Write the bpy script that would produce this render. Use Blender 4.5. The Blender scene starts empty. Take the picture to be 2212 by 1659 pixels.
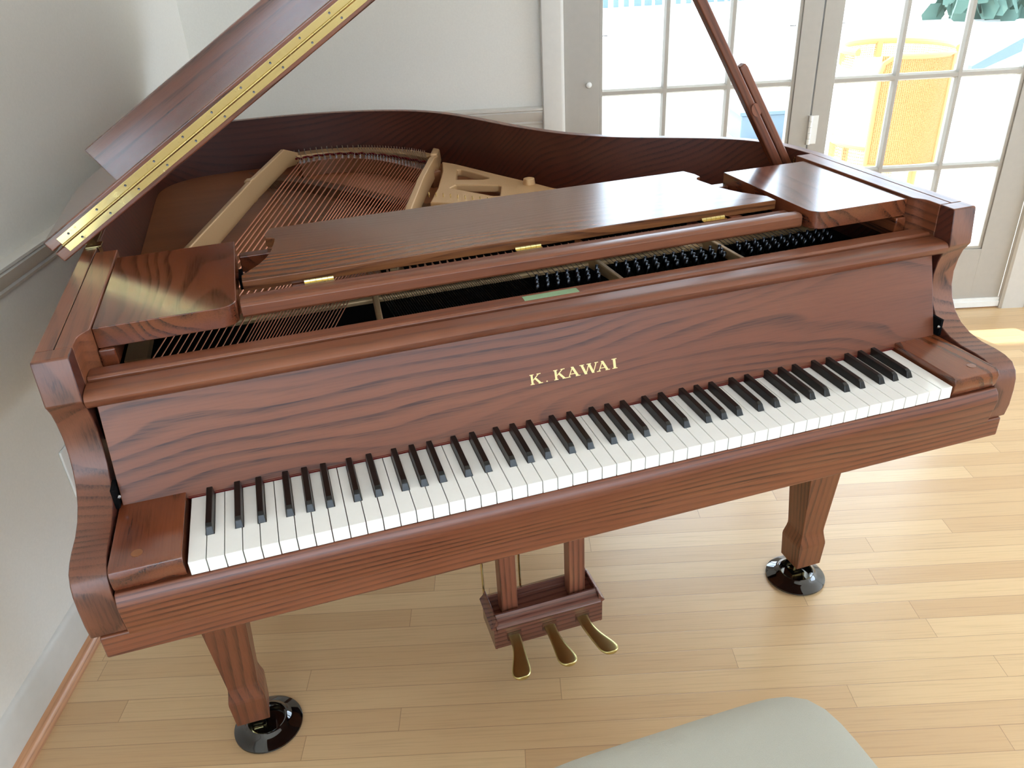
import bpy, bmesh, math, random
from mathutils import Vector, Matrix
random.seed(4)
D = bpy.data; SC = bpy.context.scene; COL = SC.collection
# ------------------------------------------------------------------ camera, world, sun, exposure
cam_d = D.cameras.new('camera'); cam = D.objects.new('camera', cam_d); COL.objects.link(cam)
cam_d.sensor_width = 36.0; cam_d.lens = 1721.6 / 2212 * 36.0; cam_d.clip_start = 0.02
CR = ((0.95271047, 0.18841434, -0.23841727), (-0.29997026, 0.45766663, -0.83699409), (-0.04858606, 0.86893112, 0.49254249))
m = Matrix(CR).to_4x4(); m.translation = Vector((0.20064, -0.89394, 1.42702)); cam.matrix_world = m
SC.camera = cam
world = D.worlds.new('world'); SC.world = world; world.use_nodes = True
wb = world.node_tree.nodes['Background']; wb.inputs[0].default_value = (0.70, 0.84, 1.0, 1); wb.inputs[1].default_value = 5.6
TH = math.radians(-16.2)
E1 = Vector((math.cos(TH), math.sin(TH), 0)); E2 = Vector((-math.sin(TH), math.cos(TH), 0))
def rw(a, b, z=0.0): return E1 * a + E2 * b + Vector((0, 0, z))
sun_d = D.lights.new('sun', 'SUN'); sun = D.objects.new('sun', sun_d); COL.objects.link(sun)
sun_d.energy = 6.0; sun_d.angle = 0.009; sun_d.color = (1.0, 0.93, 0.80)
sdir = (E1 * 0.45 + E2 * -1.0 + Vector((0, 0, -1.28))).normalized()
sun.rotation_euler = sdir.to_track_quat('-Z', 'Y').to_euler(); sun.location = rw(3, 8, 6)
vs = SC.view_settings
vs.view_transform = 'Standard'; vs.look = 'None'; vs.gamma = 1.0; vs.use_curve_mapping = False; vs.exposure = 0.62
SC.cycles.use_denoising = True
SC.cycles.max_bounces = 10; SC.cycles.diffuse_bounces = 6; SC.cycles.glossy_bounces = 5; SC.cycles.transparent_max_bounces = 16
SC.cycles.sample_clamp_indirect = 8.0; SC.cycles.caustics_reflective = False; SC.cycles.caustics_refractive = False

# ------------------------------------------------------------------ helpers
def s2l(c):
    return tuple(((x / 255.0) / 12.92 if x / 255.0 <= 0.04045 else ((x / 255.0 + 0.055) / 1.055) ** 2.4) for x in c) + (1.0,)
class NT:
    def __init__(s, name):
        s.m = D.materials.new(name); s.m.use_nodes = True; s.t = s.m.node_tree; s.n = s.t.nodes; s.l = s.t.links
        s.b = s.n['Principled BSDF']; s.out = s.n['Material Output']
    def node(s, kind, **kw):
        nd = s.n.new(kind)
        for k, v in kw.items(): setattr(nd, k, v)
        return nd
    def put(s, sock, v):
        if isinstance(v, bpy.types.NodeSocket): s.l.new(v, sock)
        elif v is not None: sock.default_value = v
    def math(s, op, a, b=None, c=None, clamp=False):
        nd = s.node('ShaderNodeMath', operation=op, use_clamp=clamp); s.put(nd.inputs[0], a)
        if b is not None: s.put(nd.inputs[1], b)
        if c is not None: s.put(nd.inputs[2], c)
        return nd.outputs[0]
    def mix(s, f, a, b):
        nd = s.node('ShaderNodeMix', data_type='RGBA'); s.put(nd.inputs[0], f); s.put(nd.inputs[6], a); s.put(nd.inputs[7], b); return nd.outputs[2]
    def noise(s, vec, scale=1.0, detail=2.0, rough=0.5):
        nd = s.node('ShaderNodeTexNoise'); s.put(nd.inputs['Vector'], vec); nd.inputs['Scale'].default_value = scale
        nd.inputs['Detail'].default_value = detail; nd.inputs['Roughness'].default_value = rough; return nd.outputs[0]
    def xyz(s, x, y, z):
        nd = s.node('ShaderNodeCombineXYZ'); s.put(nd.inputs[0], x); s.put(nd.inputs[1], y); s.put(nd.inputs[2], z); return nd.outputs[0]
    def coords(s):
        tc = s.node('ShaderNodeTexCoord'); sp = s.node('ShaderNodeSeparateXYZ'); s.l.new(tc.outputs['Object'], sp.inputs[0]); return sp.outputs
    def range(s, v, a, b, c=0.0, d=1.0, smooth=True):
        nd = s.node('ShaderNodeMapRange'); nd.interpolation_type = 'SMOOTHSTEP' if smooth else 'LINEAR'
        s.put(nd.inputs[0], v); nd.inputs[1].default_value = a; nd.inputs[2].default_value = b; nd.inputs[3].default_value = c; nd.inputs[4].default_value = d; return nd.outputs[0]
    def bump(s, h, strength=0.1, dist=0.001):
        nd = s.node('ShaderNodeBump'); nd.inputs['Strength'].default_value = strength; nd.inputs['Distance'].default_value = dist
        s.put(nd.inputs['Height'], h); s.l.new(nd.outputs[0], s.b.inputs['Normal'])
def plain(name, col, rough=0.5, metal=0.0, coat=0.0, spec=0.5, bump=None):
    t = NT(name); t.b.inputs['Base Color'].default_value = s2l(col); t.b.inputs['Roughness'].default_value = rough
    t.b.inputs['Metallic'].default_value = metal; t.b.inputs['Coat Weight'].default_value = coat; t.b.inputs['Specular IOR Level'].default_value = spec
    x, y, z = t.coords()
    n = t.noise(t.xyz(x, y, z), bump[0] if bump else 40.0, 3)
    c = s2l(col); d = tuple(v * 0.9 for v in c[:3]) + (1,)
    t.put(t.b.inputs['Base Color'], t.mix(n, c, d))
    if bump: t.bump(n, bump[1], 0.002)
    return t.m
def wood(name, axis='x', light=(158, 94, 62), mid=(136, 76, 50), dark=(74, 34, 24), F=42.0, A=2.6, low=(0.8, 5.0), off=(0, 0, 0), rough=0.36, coat=0.12, line=0.85, fine=0.34, ang=0.35, wobf=0.12):
    """oak stained red brown: growth lines wandering along the grain, fine dark pores"""
    t = NT(name); x, y, z = t.coords()
    g, u, v = {'x': (x, y, z), 'y': (y, x, z), 'z': (z, x, y)}[axis]
    g = t.math('ADD', g, off[0]); u = t.math('ADD', u, off[1]); v = t.math('ADD', v, off[2])
    sc = lambda a, b: t.xyz(t.math('MULTIPLY', g, a), t.math('MULTIPLY', u, b), t.math('MULTIPLY', v, b))
    n1 = t.noise(sc(low[0], low[1]), 1.0, 1.5, 0.4)
    wob = t.noise(sc(10.0, 60.0), 1.0, 2.0)
    ph = t.math('ADD', t.math('MULTIPLY', t.math('ADD', v, t.math('MULTIPLY', u, ang + 0.45)), F), t.math('ADD', t.math('MULTIPLY', n1, A * 3.4), t.math('MULTIPLY', wob, wobf)))
    fr = t.math('FRACT', ph)
    ln = t.math('MULTIPLY', t.range(fr, 0.35, 0.90), t.range(fr, 0.90, 1.0, 1.0, 0.0))
    amp = t.range(t.noise(sc(1.6, 16.0), 1.0, 2.0), 0.35, 0.60, 0.35, 1.0)
    pore = t.range(t.noise(sc(16.0, 420.0), 1.0, 2.0, 0.6), 0.42, 0.70)
    ln = t.math('MULTIPLY', t.math('MULTIPLY', ln, amp), t.math('ADD', t.math('MULTIPLY', pore, 0.55), 0.65))
    big = t.noise(sc(1.3, 9.0), 1.0, 3.0)
    base = t.mix(t.range(big, 0.3, 0.7), s2l(light), s2l(mid))
    base = t.mix(t.math('MULTIPLY', pore, fine * 0.45), base, s2l(dark))
    base = t.mix(t.math('MULTIPLY', ln, line, clamp=True), base, s2l(dark))
    t.put(t.b.inputs['Base Color'], base)
    t.b.inputs['Roughness'].default_value = rough; t.b.inputs['Coat Weight'].default_value = coat; t.b.inputs['Coat Roughness'].default_value = 0.15
    return t.m

def B(): return bmesh.new()
def box(bm, x0, x1, y0, y1, z0, z1):
    vs_ = [bm.verts.new((x, y, z)) for z in (z0, z1) for y in (y0, y1) for x in (x0, x1)]
    for f in ((0, 2, 3, 1), (4, 5, 7, 6), (0, 1, 5, 4), (2, 6, 7, 3), (0, 4, 6, 2), (1, 3, 7, 5)):
        bm.faces.new([vs_[i] for i in f])
    return bm
def prism(bm, pts, a0, a1, axis='x', fn=None):
    """polygon pts extruded between a0 and a1 along axis; (u,v)->yz for x, xz for y, xy for z"""
    def P(u, v, a):
        q = {'x': (a, u, v), 'y': (u, a, v), 'z': (u, v, a)}[axis]
        return fn(*q) if fn else q
    A = [bm.verts.new(P(u, v, a0)) for u, v in pts]; Z = [bm.verts.new(P(u, v, a1)) for u, v in pts]; n = len(pts)
    bm.faces.new(A); bm.faces.new(list(reversed(Z)))
    for i in range(n): bm.faces.new((A[i], Z[i], Z[(i + 1) % n], A[(i + 1) % n]))
    return bm
def loft(bm, rings, cap=True, closed=True):
    R = [[bm.verts.new(p) for p in r] for r in rings]; n = len(R[0])
    for a, b in zip(R, R[1:]):
        for i in range(n if closed else n - 1): bm.faces.new((a[i], a[(i + 1) % n], b[(i + 1) % n], b[i]))
    if cap: bm.faces.new(list(reversed(R[0]))); bm.faces.new(R[-1])
    return bm
def tube(bm, path, r, n=10, cap=True):
    path = [Vector(p) for p in path]; rings = []; prev = None
    for i, p in enumerate(path):
        d = ((path[min(i + 1, len(path) - 1)]) - (path[max(i - 1, 0)])).normalized()
        if prev is None:
            a = Vector((0, 0, 1)) if abs(d.z) < 0.9 else Vector((1, 0, 0)); prev = d.cross(a).normalized()
        prev = (prev - d * prev.dot(d)).normalized(); q = d.cross(prev)
        rr = r[i] if isinstance(r, (list, tuple)) else r
        rings.append([p + prev * (rr * math.cos(2 * math.pi * k / n)) + q * (rr * math.sin(2 * math.pi * k / n)) for k in range(n)])
    return loft(bm, rings, cap)
def lathe(bm, prof, c=(0, 0, 0), n=32, fn=None):
    rings = []
    for r, z in prof:
        ring = [Vector((c[0] + r * math.cos(2 * math.pi * k / n), c[1] + r * math.sin(2 * math.pi * k / n), c[2] + z)) for k in range(n)]
        rings.append([fn(p) for p in ring] if fn else ring)
    return loft(bm, rings)
def shade(o, ang=35):
    me = o.data
    for p in me.polygons: p.use_smooth = True
    b = bmesh.new(); b.from_mesh(me); ca = math.radians(ang)
    for e in b.edges:
        e.smooth = not (len(e.link_faces) == 2 and e.link_faces[0].normal.angle(e.link_faces[1].normal, 0) > ca)
    b.to_mesh(me); b.free()
def obj(name, bm, mat, parent=None, bevel=0.0, seg=2, smooth=True, tf=None):
    bmesh.ops.remove_doubles(bm, verts=bm.verts, dist=1e-6)
    bmesh.ops.recalc_face_normals(bm, faces=bm.faces)
    me = D.meshes.new(name); bm.to_mesh(me); bm.free(); o = D.objects.new(name, me); COL.objects.link(o)
    if mat: me.materials.append(mat)
    if smooth: shade(o)
    if tf is not None: base = tf
    else: base = Matrix.Identity(4)
    if parent is not None:
        o.parent = parent; o.matrix_parent_inverse = world_of(parent).inverted()
    o.matrix_basis = base; WM[o] = base
    if bevel:
        md = o.modifiers.new('bevel', 'BEVEL'); md.width = bevel; md.segments = seg; md.limit_method = 'ANGLE'; md.angle_limit = math.radians(35); md.harden_normals = smooth
    return o
WM = {}
def world_of(o): return WM[o]
def thing(name, label, cat, loc, group=None):
    o = D.objects.new(name, None); COL.objects.link(o); o.location = loc; WM[o] = Matrix.Translation(loc); o.empty_display_size = 0.1
    tag(o, label, cat, group); return o
def tag(o, label, cat, group=None):
    o['label'] = label; o['category'] = cat
    if group: o['group'] = group
    return o
RM = Matrix.Rotation(TH, 4, 'Z')
def struct(name, bm, mat, bevel=0.0, parent=None, smooth=False):
    o = obj(name, bm, mat, parent, bevel, smooth=smooth, tf=RM)
    if parent is None: o['kind'] = 'structure'
    return o

# ------------------------------------------------------------------ materials
M = {}
M['wall'] = plain('wall_paint', (226, 222, 213), 0.75, bump=(180.0, 0.05))
M['ceiling'] = plain('ceiling_paint', (246, 245, 242), 0.8)
M['trim'] = plain('trim_paint', (204, 199, 190), 0.4)
M['door'] = plain('door_paint', (176, 170, 160), 0.45)
M['plastic'] = plain('white_plastic', (236, 236, 232), 0.3)
WL = dict(light=(124, 72, 46), mid=(108, 58, 37), dark=(50, 22, 15))
M['wood_x'] = wood('oak_fallboard', 'x', F=40, A=4.6, low=(1.5, 5.0), **WL)
M['wood_slip'] = wood('oak_keyslip', 'x', F=95, A=3.0, low=(0.8, 5.0), off=(3, 1, 2), **WL)
M['wood_rail'] = wood('oak_rails', 'x', F=60, A=2.0, low=(0.6, 6.0), off=(7, 4, 1), line=0.4, **WL)
M['wood_arm'] = wood('oak_arms', 'z', F=80, A=1.6, low=(1.6, 4.0), off=(1, 2, 3), light=(122, 76, 54), mid=(106, 62, 44), dark=(54, 28, 20), ang=-0.2)
M['wood_y'] = wood('oak_rim_tops', 'y', F=60, A=2.4, low=(1.0, 6.0), off=(2, 5, 3), **WL)
M['wood_shelf'] = wood('oak_music_shelves', 'y', F=30, A=2.6, low=(2.4, 7.0), off=(1.7, 2.2, 0), ang=0.6, light=(118, 64, 38), mid=(100, 50, 31), dark=(48, 22, 14), rough=0.2, wobf=0.0, coat=0.5)
M['wood_desk'] = wood('oak_music_desk', 'x', F=46, A=3.0, low=(1.4, 6.0), off=(4.2, 1.1, 0), ang=0.75, light=(126, 80, 46), mid=(108, 64, 38), dark=(58, 30, 20), rough=0.24, coat=0.2, wobf=0.0)
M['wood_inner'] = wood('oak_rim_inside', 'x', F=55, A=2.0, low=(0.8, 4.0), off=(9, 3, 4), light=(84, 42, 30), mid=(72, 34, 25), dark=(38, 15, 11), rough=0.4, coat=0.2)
M['wood_leg'] = wood('oak_legs', 'z', F=70, A=1.6, low=(1.0, 5.0), off=(5, 5, 1), light=(124, 74, 46), mid=(106, 58, 36), dark=(54, 28, 17))
M['wood_lyre'] = wood('oak_lyre', 'z', F=110, A=1.0, low=(0.8, 5.0), off=(6, 1, 1), light=(136, 84, 62), mid=(118, 68, 50), dark=(64, 34, 25))
M['wood_lyrebox'] = wood('oak_pedal_box', 'x', F=90, A=1.2, low=(1.2, 8.0), off=(6, 3, 8), light=(128, 84, 70), mid=(108, 66, 54), dark=(58, 32, 27), rough=0.22)
M['wood_lid'] = wood('oak_lid', 'x', F=48, A=2.4, low=(0.8, 6.0), off=(2.2, 7, 3), light=(122, 72, 52), mid=(106, 58, 42), dark=(50, 24, 18), rough=0.16, coat=0.8)
M['wood_prop'] = wood('oak_prop', 'z', F=60, A=1.0, low=(0.8, 4.0), off=(2, 1, 3), light=(128, 76, 52), mid=(104, 58, 40), dark=(56, 26, 18))
M['black_key'] = plain('ebony_plastic', (9, 9, 10), 0.32)
M['white_key'] = plain('ivory_plastic', (240, 238, 232), 0.25, coat=0.3)
M['felt_and_shade'] = plain('black_felt_and_shade', (12, 11, 11), 0.95, spec=0.1)  # damper felt; on the pin plank its black stands in for shade
M['red'] = plain('red_felt', (96, 20, 20), 0.95, spec=0.1)
M['black_gloss'] = plain('black_lacquer', (8, 8, 9), 0.06, coat=1.0)
M['steel'] = plain('steel', (190, 190, 190), 0.25, 1.0)
M['dsteel'] = plain('blued_steel', (96, 98, 104), 0.3, 1.0)
M['copper'] = plain('copper_winding', (226, 148, 112), 0.34, 1.0)
M['wire'] = plain('string_wire', (150, 146, 136), 0.3, 1.0)
M['gold'] = plain('bronzed_iron', (214, 174, 126), 0.42, 0.4, bump=(300.0, 0.08))
M['letter'] = plain('gilt_lettering', (238, 212, 150), 0.35, 0.35)
M['sticker'] = plain('pale_green_label', (132, 158, 122), 0.5)
M['sb'] = wood('spruce_soundboard', 'x', F=150, A=0.6, low=(0.6, 3.0), light=(176, 112, 68), mid=(158, 98, 58), dark=(120, 70, 40), off=(1, 1, 1), line=0.25, rough=0.5, coat=0.0)
M['pedal'] = plain('worn_pedal_brass', (206, 192, 132), 0.3, 1.0)
M['maple'] = plain('bridge_maple', (132, 84, 54), 0.4)
M['cloth'] = plain('cream_linen', (178, 175, 162), 0.95, spec=0.15, bump=(900.0, 0.35))
M['oakfoot'] = wood('stool_wood', 'z', light=(190, 140, 92), mid=(170, 120, 78), dark=(120, 78, 48))
M['cane'] = plain('rattan_cane', (206, 146, 92), 0.6)
M['sheet'] = plain('pale_cane_sheet', (232, 205, 140), 0.7)
M['patio'] = plain('pale_patio', (226, 224, 216), 0.9, bump=(6.0, 0.05))
M['hedge'] = plain('hedge_leaves', (70, 96, 84), 0.8, bump=(8.0, 0.5))
M['slate'] = plain('slate_paint', (92, 112, 128), 0.6)
M['white_paint'] = plain('white_siding', (232, 232, 228), 0.7)
t = NT('brass'); x, y, z = t.coords()
n = t.range(t.noise(t.xyz(x, y, z), 55.0, 4.0, 0.65), 0.56, 0.74)
t.put(t.b.inputs['Base Color'], t.mix(t.math('MULTIPLY', n, 0.5), s2l((214, 196, 138)), s2l((150, 132, 84))))
t.b.inputs['Metallic'].default_value = 1.0; t.put(t.b.inputs['Roughness'], t.math('ADD', t.math('MULTIPLY', n, 0.25), 0.13)); M['brass'] = t.m
# glass: mostly clear with a faint reflection
t = NT('window_glass'); t.n.remove(t.b)
tr = t.node('ShaderNodeBsdfTransparent'); tr.inputs[0].default_value = (0.97, 0.98, 0.98, 1)
gl = t.node('ShaderNodeBsdfGlossy'); gl.inputs['Roughness'].default_value = 0.02
lw0 = t.node('ShaderNodeLayerWeight'); fr = t.node('ShaderNodeMath', operation='MULTIPLY_ADD'); t.put(fr.inputs[0], t.math('POWER', lw0.outputs[1], 4.0)); fr.inputs[1].default_value = 0.4; fr.inputs[2].default_value = 0.03; mx = t.node('ShaderNodeMixShader')
t.l.new(fr.outputs[0], mx.inputs[0]); t.l.new(tr.outputs[0], mx.inputs[1]); t.l.new(gl.outputs[0], mx.inputs[2]); t.l.new(mx.outputs[0], t.out.inputs[0]); M['glass'] = t.m
# strip oak floor, boards along room e1
t = NT('strip_oak_floor'); x, y, z = t.coords()
W_, L_ = 0.0572, 0.95
yr = t.math('DIVIDE', y, W_); row = t.math('FLOOR', yr); fy = t.math('FRACT', yr)
wn = t.node('ShaderNodeTexWhiteNoise', noise_dimensions='1D'); t.put(wn.inputs['W'], row)
xs = t.math('ADD', t.math('DIVIDE', x, L_), t.math('MULTIPLY', wn.outputs[0], 7.0)); colm = t.math('FLOOR', xs); fx = t.math('FRACT', xs)
wn2 = t.node('ShaderNodeTexWhiteNoise', noise_dimensions='2D'); t.put(wn2.inputs['Vector'], t.xyz(row, colm, 0.0)); idv = wn2.outputs[0]
ey = t.math('MULTIPLY', t.math('MINIMUM', fy, t.math('SUBTRACT', 1.0, fy)), W_); ex = t.math('MULTIPLY', t.math('MINIMUM', fx, t.math('SUBTRACT', 1.0, fx)), L_)
edge = t.range(t.math('MINIMUM', ey, ex), 0.0, 0.0011, 1.0, 0.0)
ys = t.math('ADD', y, t.math('MULTIPLY', idv, 13.0))
gr = t.noise(t.xyz(t.math('MULTIPLY', x, 5.0), t.math('MULTIPLY', ys, 210.0), 0.0), 1.0, 3.0, 0.6)
bl = t.noise(t.xyz(t.math('MULTIPLY', x, 1.6), t.math('MULTIPLY', ys, 20.0), 3.0), 1.0, 2.0)
c = t.mix(idv, s2l((212, 178, 132)), s2l((194, 156, 112)))
c = t.mix(t.math('MULTIPLY', t.range(gr, 0.45, 0.75), 0.32), c, s2l((150, 116, 82)))
c = t.mix(t.math('MULTIPLY', bl, 0.25), c, s2l((216, 190, 150)))
c = t.mix(t.math('MULTIPLY', edge, 0.55), c, s2l((92, 60, 36)))
t.put(t.b.inputs['Base Color'], c); t.b.inputs['Roughness'].default_value = 0.34; t.b.inputs['Coat Weight'].default_value = 0.25; t.b.inputs['Coat Roughness'].default_value = 0.22
t.bump(t.math('SUBTRACT', t.math('MULTIPLY', gr, 0.15), edge), 0.25, 0.0008); M['floor'] = t.m

# ------------------------------------------------------------------ room shell (room coordinates a=e1, b=e2)
LWX, DWY, RX, FY, HZ = -0.6145, 2.1487, 5.4, -2.4, 2.6
struct('floor', box(B(), LWX - 0.15, RX + 0.15, FY - 0.15, DWY + 0.12, -0.05, 0.0), M['floor'])
struct('ceiling', box(B(), LWX - 0.15, RX + 0.15, FY - 0.15, DWY + 0.15, HZ, HZ + 0.1), M['ceiling'])
struct('wall_left', box(B(), LWX - 0.12, LWX, FY - 0.12, DWY, 0, HZ), M['wall'])
bm = B()
for b0, b1, z0, z1 in ((FY - 0.12, -0.9, 0, HZ), (-0.9, 1.9, 0, 0.12), (-0.9, 1.9, 2.45, HZ), (1.9, DWY, 0, HZ)):
    box(bm, RX, RX + 0.12, b0, b1, z0, z1)
struct('wall_right', bm, M['wall'])  # its opening is unseen, added to throw daylight on the left wall
bm = B()      # wall with the french doors: openings .62-2.47 and 3.05-4.35
for a0, a1, z0, z1 in ((LWX - 0.12, 0.64, 0, HZ), (0.64, 2.47, 2.1, HZ), (2.47, RX + 0.12, 0, HZ)):
    box(bm, a0, a1, DWY, DWY + 0.14, z0, z1)
struct('wall_back', bm, M['wall'])
bm = B()
for a0, a1, z0, z1 in ((LWX - 0.12, -0.58, 0, HZ), (-0.58, -0.04, 0, 0.1), (-0.58, 3.4, 2.45, HZ), (-0.04, 3.4, 0, 1.40), (3.4, RX + 0.12, 0, HZ)):
    box(bm, a0, a1, FY - 0.14, FY, z0, z1)
struct('wall_front', bm, M['wall'])
# unseen windows behind the camera, sized and placed for the light they add
def unseen_window(name, a0, a1, z0, z1, b, na, nz):
    fr_ = B(); w = 0.05
    box(fr_, a0, a0 + w, b, b + 0.05, z0, z1); box(fr_, a1 - w, a1, b, b + 0.05, z0, z1); box(fr_, a0 + w, a1 - w, b, b + 0.05, z0, z0 + w); box(fr_, a0 + w, a1 - w, b, b + 0.05, z1 - w, z1)
    for i in range(1, na): xx = a0 + (a1 - a0) * i / na; box(fr_, xx - 0.011, xx + 0.011, b + 0.012, b + 0.038, z0 + w, z1 - w)
    for i in range(1, nz): zz = z0 + (z1 - z0) * i / nz; box(fr_, a0 + w, a1 - w, b + 0.014, b + 0.036, zz - 0.011, zz + 0.011)
    o = struct(name, fr_, M['trim'])
    obj('window_glass', box(B(), a0 + w, a1 - w, b + 0.023, b + 0.027, z0 + w, z1 - w), M['glass'], o, smooth=False, tf=RM)
unseen_window('unseen_window_1', -0.04, 3.4, 1.40, 2.45, FY - 0.1, 6, 2)
unseen_window('unseen_window_2', -0.58, -0.04, 0.1, 2.45, FY - 0.1, 1, 4)

# chair rails, baseboards
RAIL = [(0.0, 0.822), (0.006, 0.822), (0.009, 0.829), (0.006, 0.834), (0.013, 0.842), (0.020, 0.860), (0.024, 0.868), (0.021, 0.872), (0.026, 0.876), (0.026, 0.882), (0.018, 0.886), (0.0, 0.886)]
prof_l = lambda P: [(LWX + u, v) for u, v in P]
struct('trim_1', prism(B(), prof_l(RAIL), FY, DWY - 0.026, 'y'), M['trim'], smooth=True)
struct('trim_2', prism(B(), [(DWY - u, v) for u, v in RAIL], LWX, 0.5895, 'x'), M['trim'], smooth=True)
BASE = [(0.0, 0.0), (0.014, 0.0), (0.014, 0.085), (0.011, 0.092), (0.009, 0.104), (0.005, 0.116), (0.0, 0.12)]
struct('baseboard_left', prism(B(), prof_l(BASE), FY, DWY - 0.014, 'y'), M['trim'], smooth=True)
struct('baseboard_back', prism(B(), [(DWY - u, v) for u, v in BASE], LWX, 0.5895, 'x'), M['trim'], smooth=True)
struct('baseboard_right', prism(B(), [(DWY - u, v) for u, v in BASE], 2.526, 2.98, 'x'), M['trim'], smooth=True)
SHOE = [(0.014, 0.0), (0.033, 0.0), (0.033, 0.006), (0.030, 0.016), (0.024, 0.024), (0.014, 0.028)]
M['shoe'] = wood('shoe_moulding_wood', 'y', light=(196, 146, 108), mid=(170, 112, 80), dark=(110, 62, 42), F=120, rough=0.3)
struct('trim_3', prism(B(), prof_l(SHOE), FY, DWY - 0.02, 'y'), M['shoe'], smooth=True)
struct('trim_4', prism(B(), [(DWY - u, v) for u, v in SHOE], LWX + 0.03, 0.5895, 'x'), M['shoe'], smooth=True)
struct('trim_5', prism(B(), [(DWY - u, v) for u, v in SHOE], 2.535, 2.98, 'x'), M['shoe'], smooth=True)
# casings round the door opening
CAS = [(0.5900, DWY), (0.5900, DWY - 0.022), (0.594, DWY - 0.026), (0.655, DWY - 0.022), (0.664, DWY - 0.018), (0.6685, DWY - 0.012), (0.6685, DWY + 0.005)]
struct('trim_6', prism(B(), CAS, 0, 2.2, 'z'), M['trim'], smooth=True)
struct('trim_7', prism(B(), [(2.424, DWY + 0.005), (2.424, DWY - 0.014), (2.432, DWY - 0.022), (2.520, DWY - 0.022), (2.524, DWY - 0.018), (2.524, DWY)], 0, 2.2, 'z'), M['trim'], smooth=True)
struct('trim_8', box(B(), 0.6685, 2.424, DWY - 0.022, DWY, 2.08, 2.2), M['trim'], 0.003)

def french_door(name, a0, g0, g1, a1, swing=0.0):
    """stiles a0-g0, g1-a1, glass g0-g1 in 3 x 5 panes"""
    z0, zb, zt, z1 = 0.012, 0.262, 1.905, 2.08; y0, y1 = DWY + 0.0, DWY + 0.042
    bm = B()
    box(bm, a0, g0 - 0.008, y0, y1, z0, z1); box(bm, g1 + 0.008, a1, y0, y1, z0, z1)
    box(bm, g0 - 0.008, g1 + 0.008, y0, y1, z0, zb - 0.008); box(bm, g0 - 0.008, g1 + 0.008, y0, y1, zt + 0.008, z1)
    d = struct(name, bm, M['door'], 0.0015)
    bead = B()
    for (p0, p1, q0, q1) in ((g0 - 0.008, g0 + 0.004, zb - 0.008, zt + 0.008), (g1 - 0.004, g1 + 0.008, zb - 0.008, zt + 0.008)): box(bead, p0, p1, y0 + 0.006, y1 - 0.006, q0, q1)
    for (q0, q1) in ((zb - 0.008, zb + 0.004), (zt - 0.004, zt + 0.008)): box(bead, g0, g1, y0 + 0.006, y1 - 0.006, q0, q1)
    obj('glazing_bead', bead, M['door'], d, 0.002, smooth=False, tf=RM)
    n = 0
    for i in (1, 2):
        xx = g0 + (g1 - g0) * i / 3
        pr = [(xx - 0.012, y0 + 0.018), (xx - 0.006, y0 + 0.006), (xx + 0.006, y0 + 0.006), (xx + 0.012, y0 + 0.018), (xx + 0.012, y1 - 0.014), (xx - 0.012, y1 - 0.014)]
        obj('muntin', prism(B(), pr, zb, zt, 'z'), M['door'], d, smooth=False, tf=RM)
    for i in (1, 2, 3, 4):
        zz = zb + (zt - zb) * i / 5 - (0.006 if i < 3 else 0)
        pr = [(y0 + 0.018, zz - 0.012), (y0 + 0.0065, zz - 0.006), (y0 + 0.0065, zz + 0.006), (y0 + 0.018, zz + 0.012), (y1 - 0.014, zz + 0.012), (y1 - 0.014, zz - 0.012)]
        obj('muntin', prism(B(), pr, g0, g1, 'x'), M['door'], d, smooth=False, tf=RM)
    obj('door_glass', box(B(), g0, g1, y0 + 0.020, y0 + 0.024, zb, zt), M['glass'], d, smooth=False, tf=RM)
    return d
d1 = french_door('door_1', 0.6700, 0.8000, 1.4770, 1.5530)
d2 = french_door('door_2', 1.5580, 1.6230, 2.2950, 2.4200)
bm = B(); lathe(bm, [(0.001, 0), (0.0095, 0), (0.0105, 0.003), (0.009, 0.008), (0.004, 0.011), (0.0005, 0.0115)], n=20, fn=lambda p: Vector((0.755 + p.x, DWY - p.z, 0.947 + p.y)))
obj('door_bumper', bm, M['plastic'], d1, tf=RM)
for zc in (0.75, 1.75):
    bm = B()
    for k in range(5):
        tube(bm, [(1.5555, DWY - 0.006, zc - 0.05 + k * 0.0205), (1.5555, DWY - 0.006, zc - 0.031 + k * 0.0205)], 0.0065, 10)
    box(bm, 1.5575, 1.585, DWY - 0.0015, DWY + 0.0005, zc - 0.05, zc + 0.05)
    obj('door_hinge', bm, M['plastic'], d2, tf=RM)
bm = B(); box(bm, 1.60, 2.4225, DWY - 0.010, DWY, 0.006, 0.030); box(bm, 1.60, 2.4225, DWY - 0.006, DWY, 0.030, 0.044)
obj('door_sweep', bm, M['plastic'], d2, 0.001, smooth=False, tf=RM)
for dd, pts in ((d1, ((0.803, 1.10), (1.473, 1.10))), (d2, ((1.626, 1.10),))):
    for a, zz in pts:
        s_ = 1 if a in (0.803, 1.626) else -1
        obj('glazing_pin', tube(B(), [(a - 0.003 * s_, DWY + 0.03, zz), (a + 0.02 * s_, DWY + 0.03, zz)], 0.0016, 6), M['dsteel'], dd, tf=RM)
obj_ = obj('door_threshold', box(B(), 0.64, 2.47, DWY, DWY + 0.14, -0.04, 0.010), M['shoe'], None, smooth=False, tf=RM); obj_.name = 'trim_9'; obj_['kind'] = 'structure'

# blank cover plate on the left wall
bm = B(); box(bm, LWX, LWX + 0.006, 0.732, 0.852, 0.312, 0.440)
o = obj('wall_plate', bm, M['plastic'], None, 0.004, 3, tf=RM); tag(o, 'blank white plastic cover plate on the pale wall behind the curved left piano arm', 'wall plate')

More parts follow.
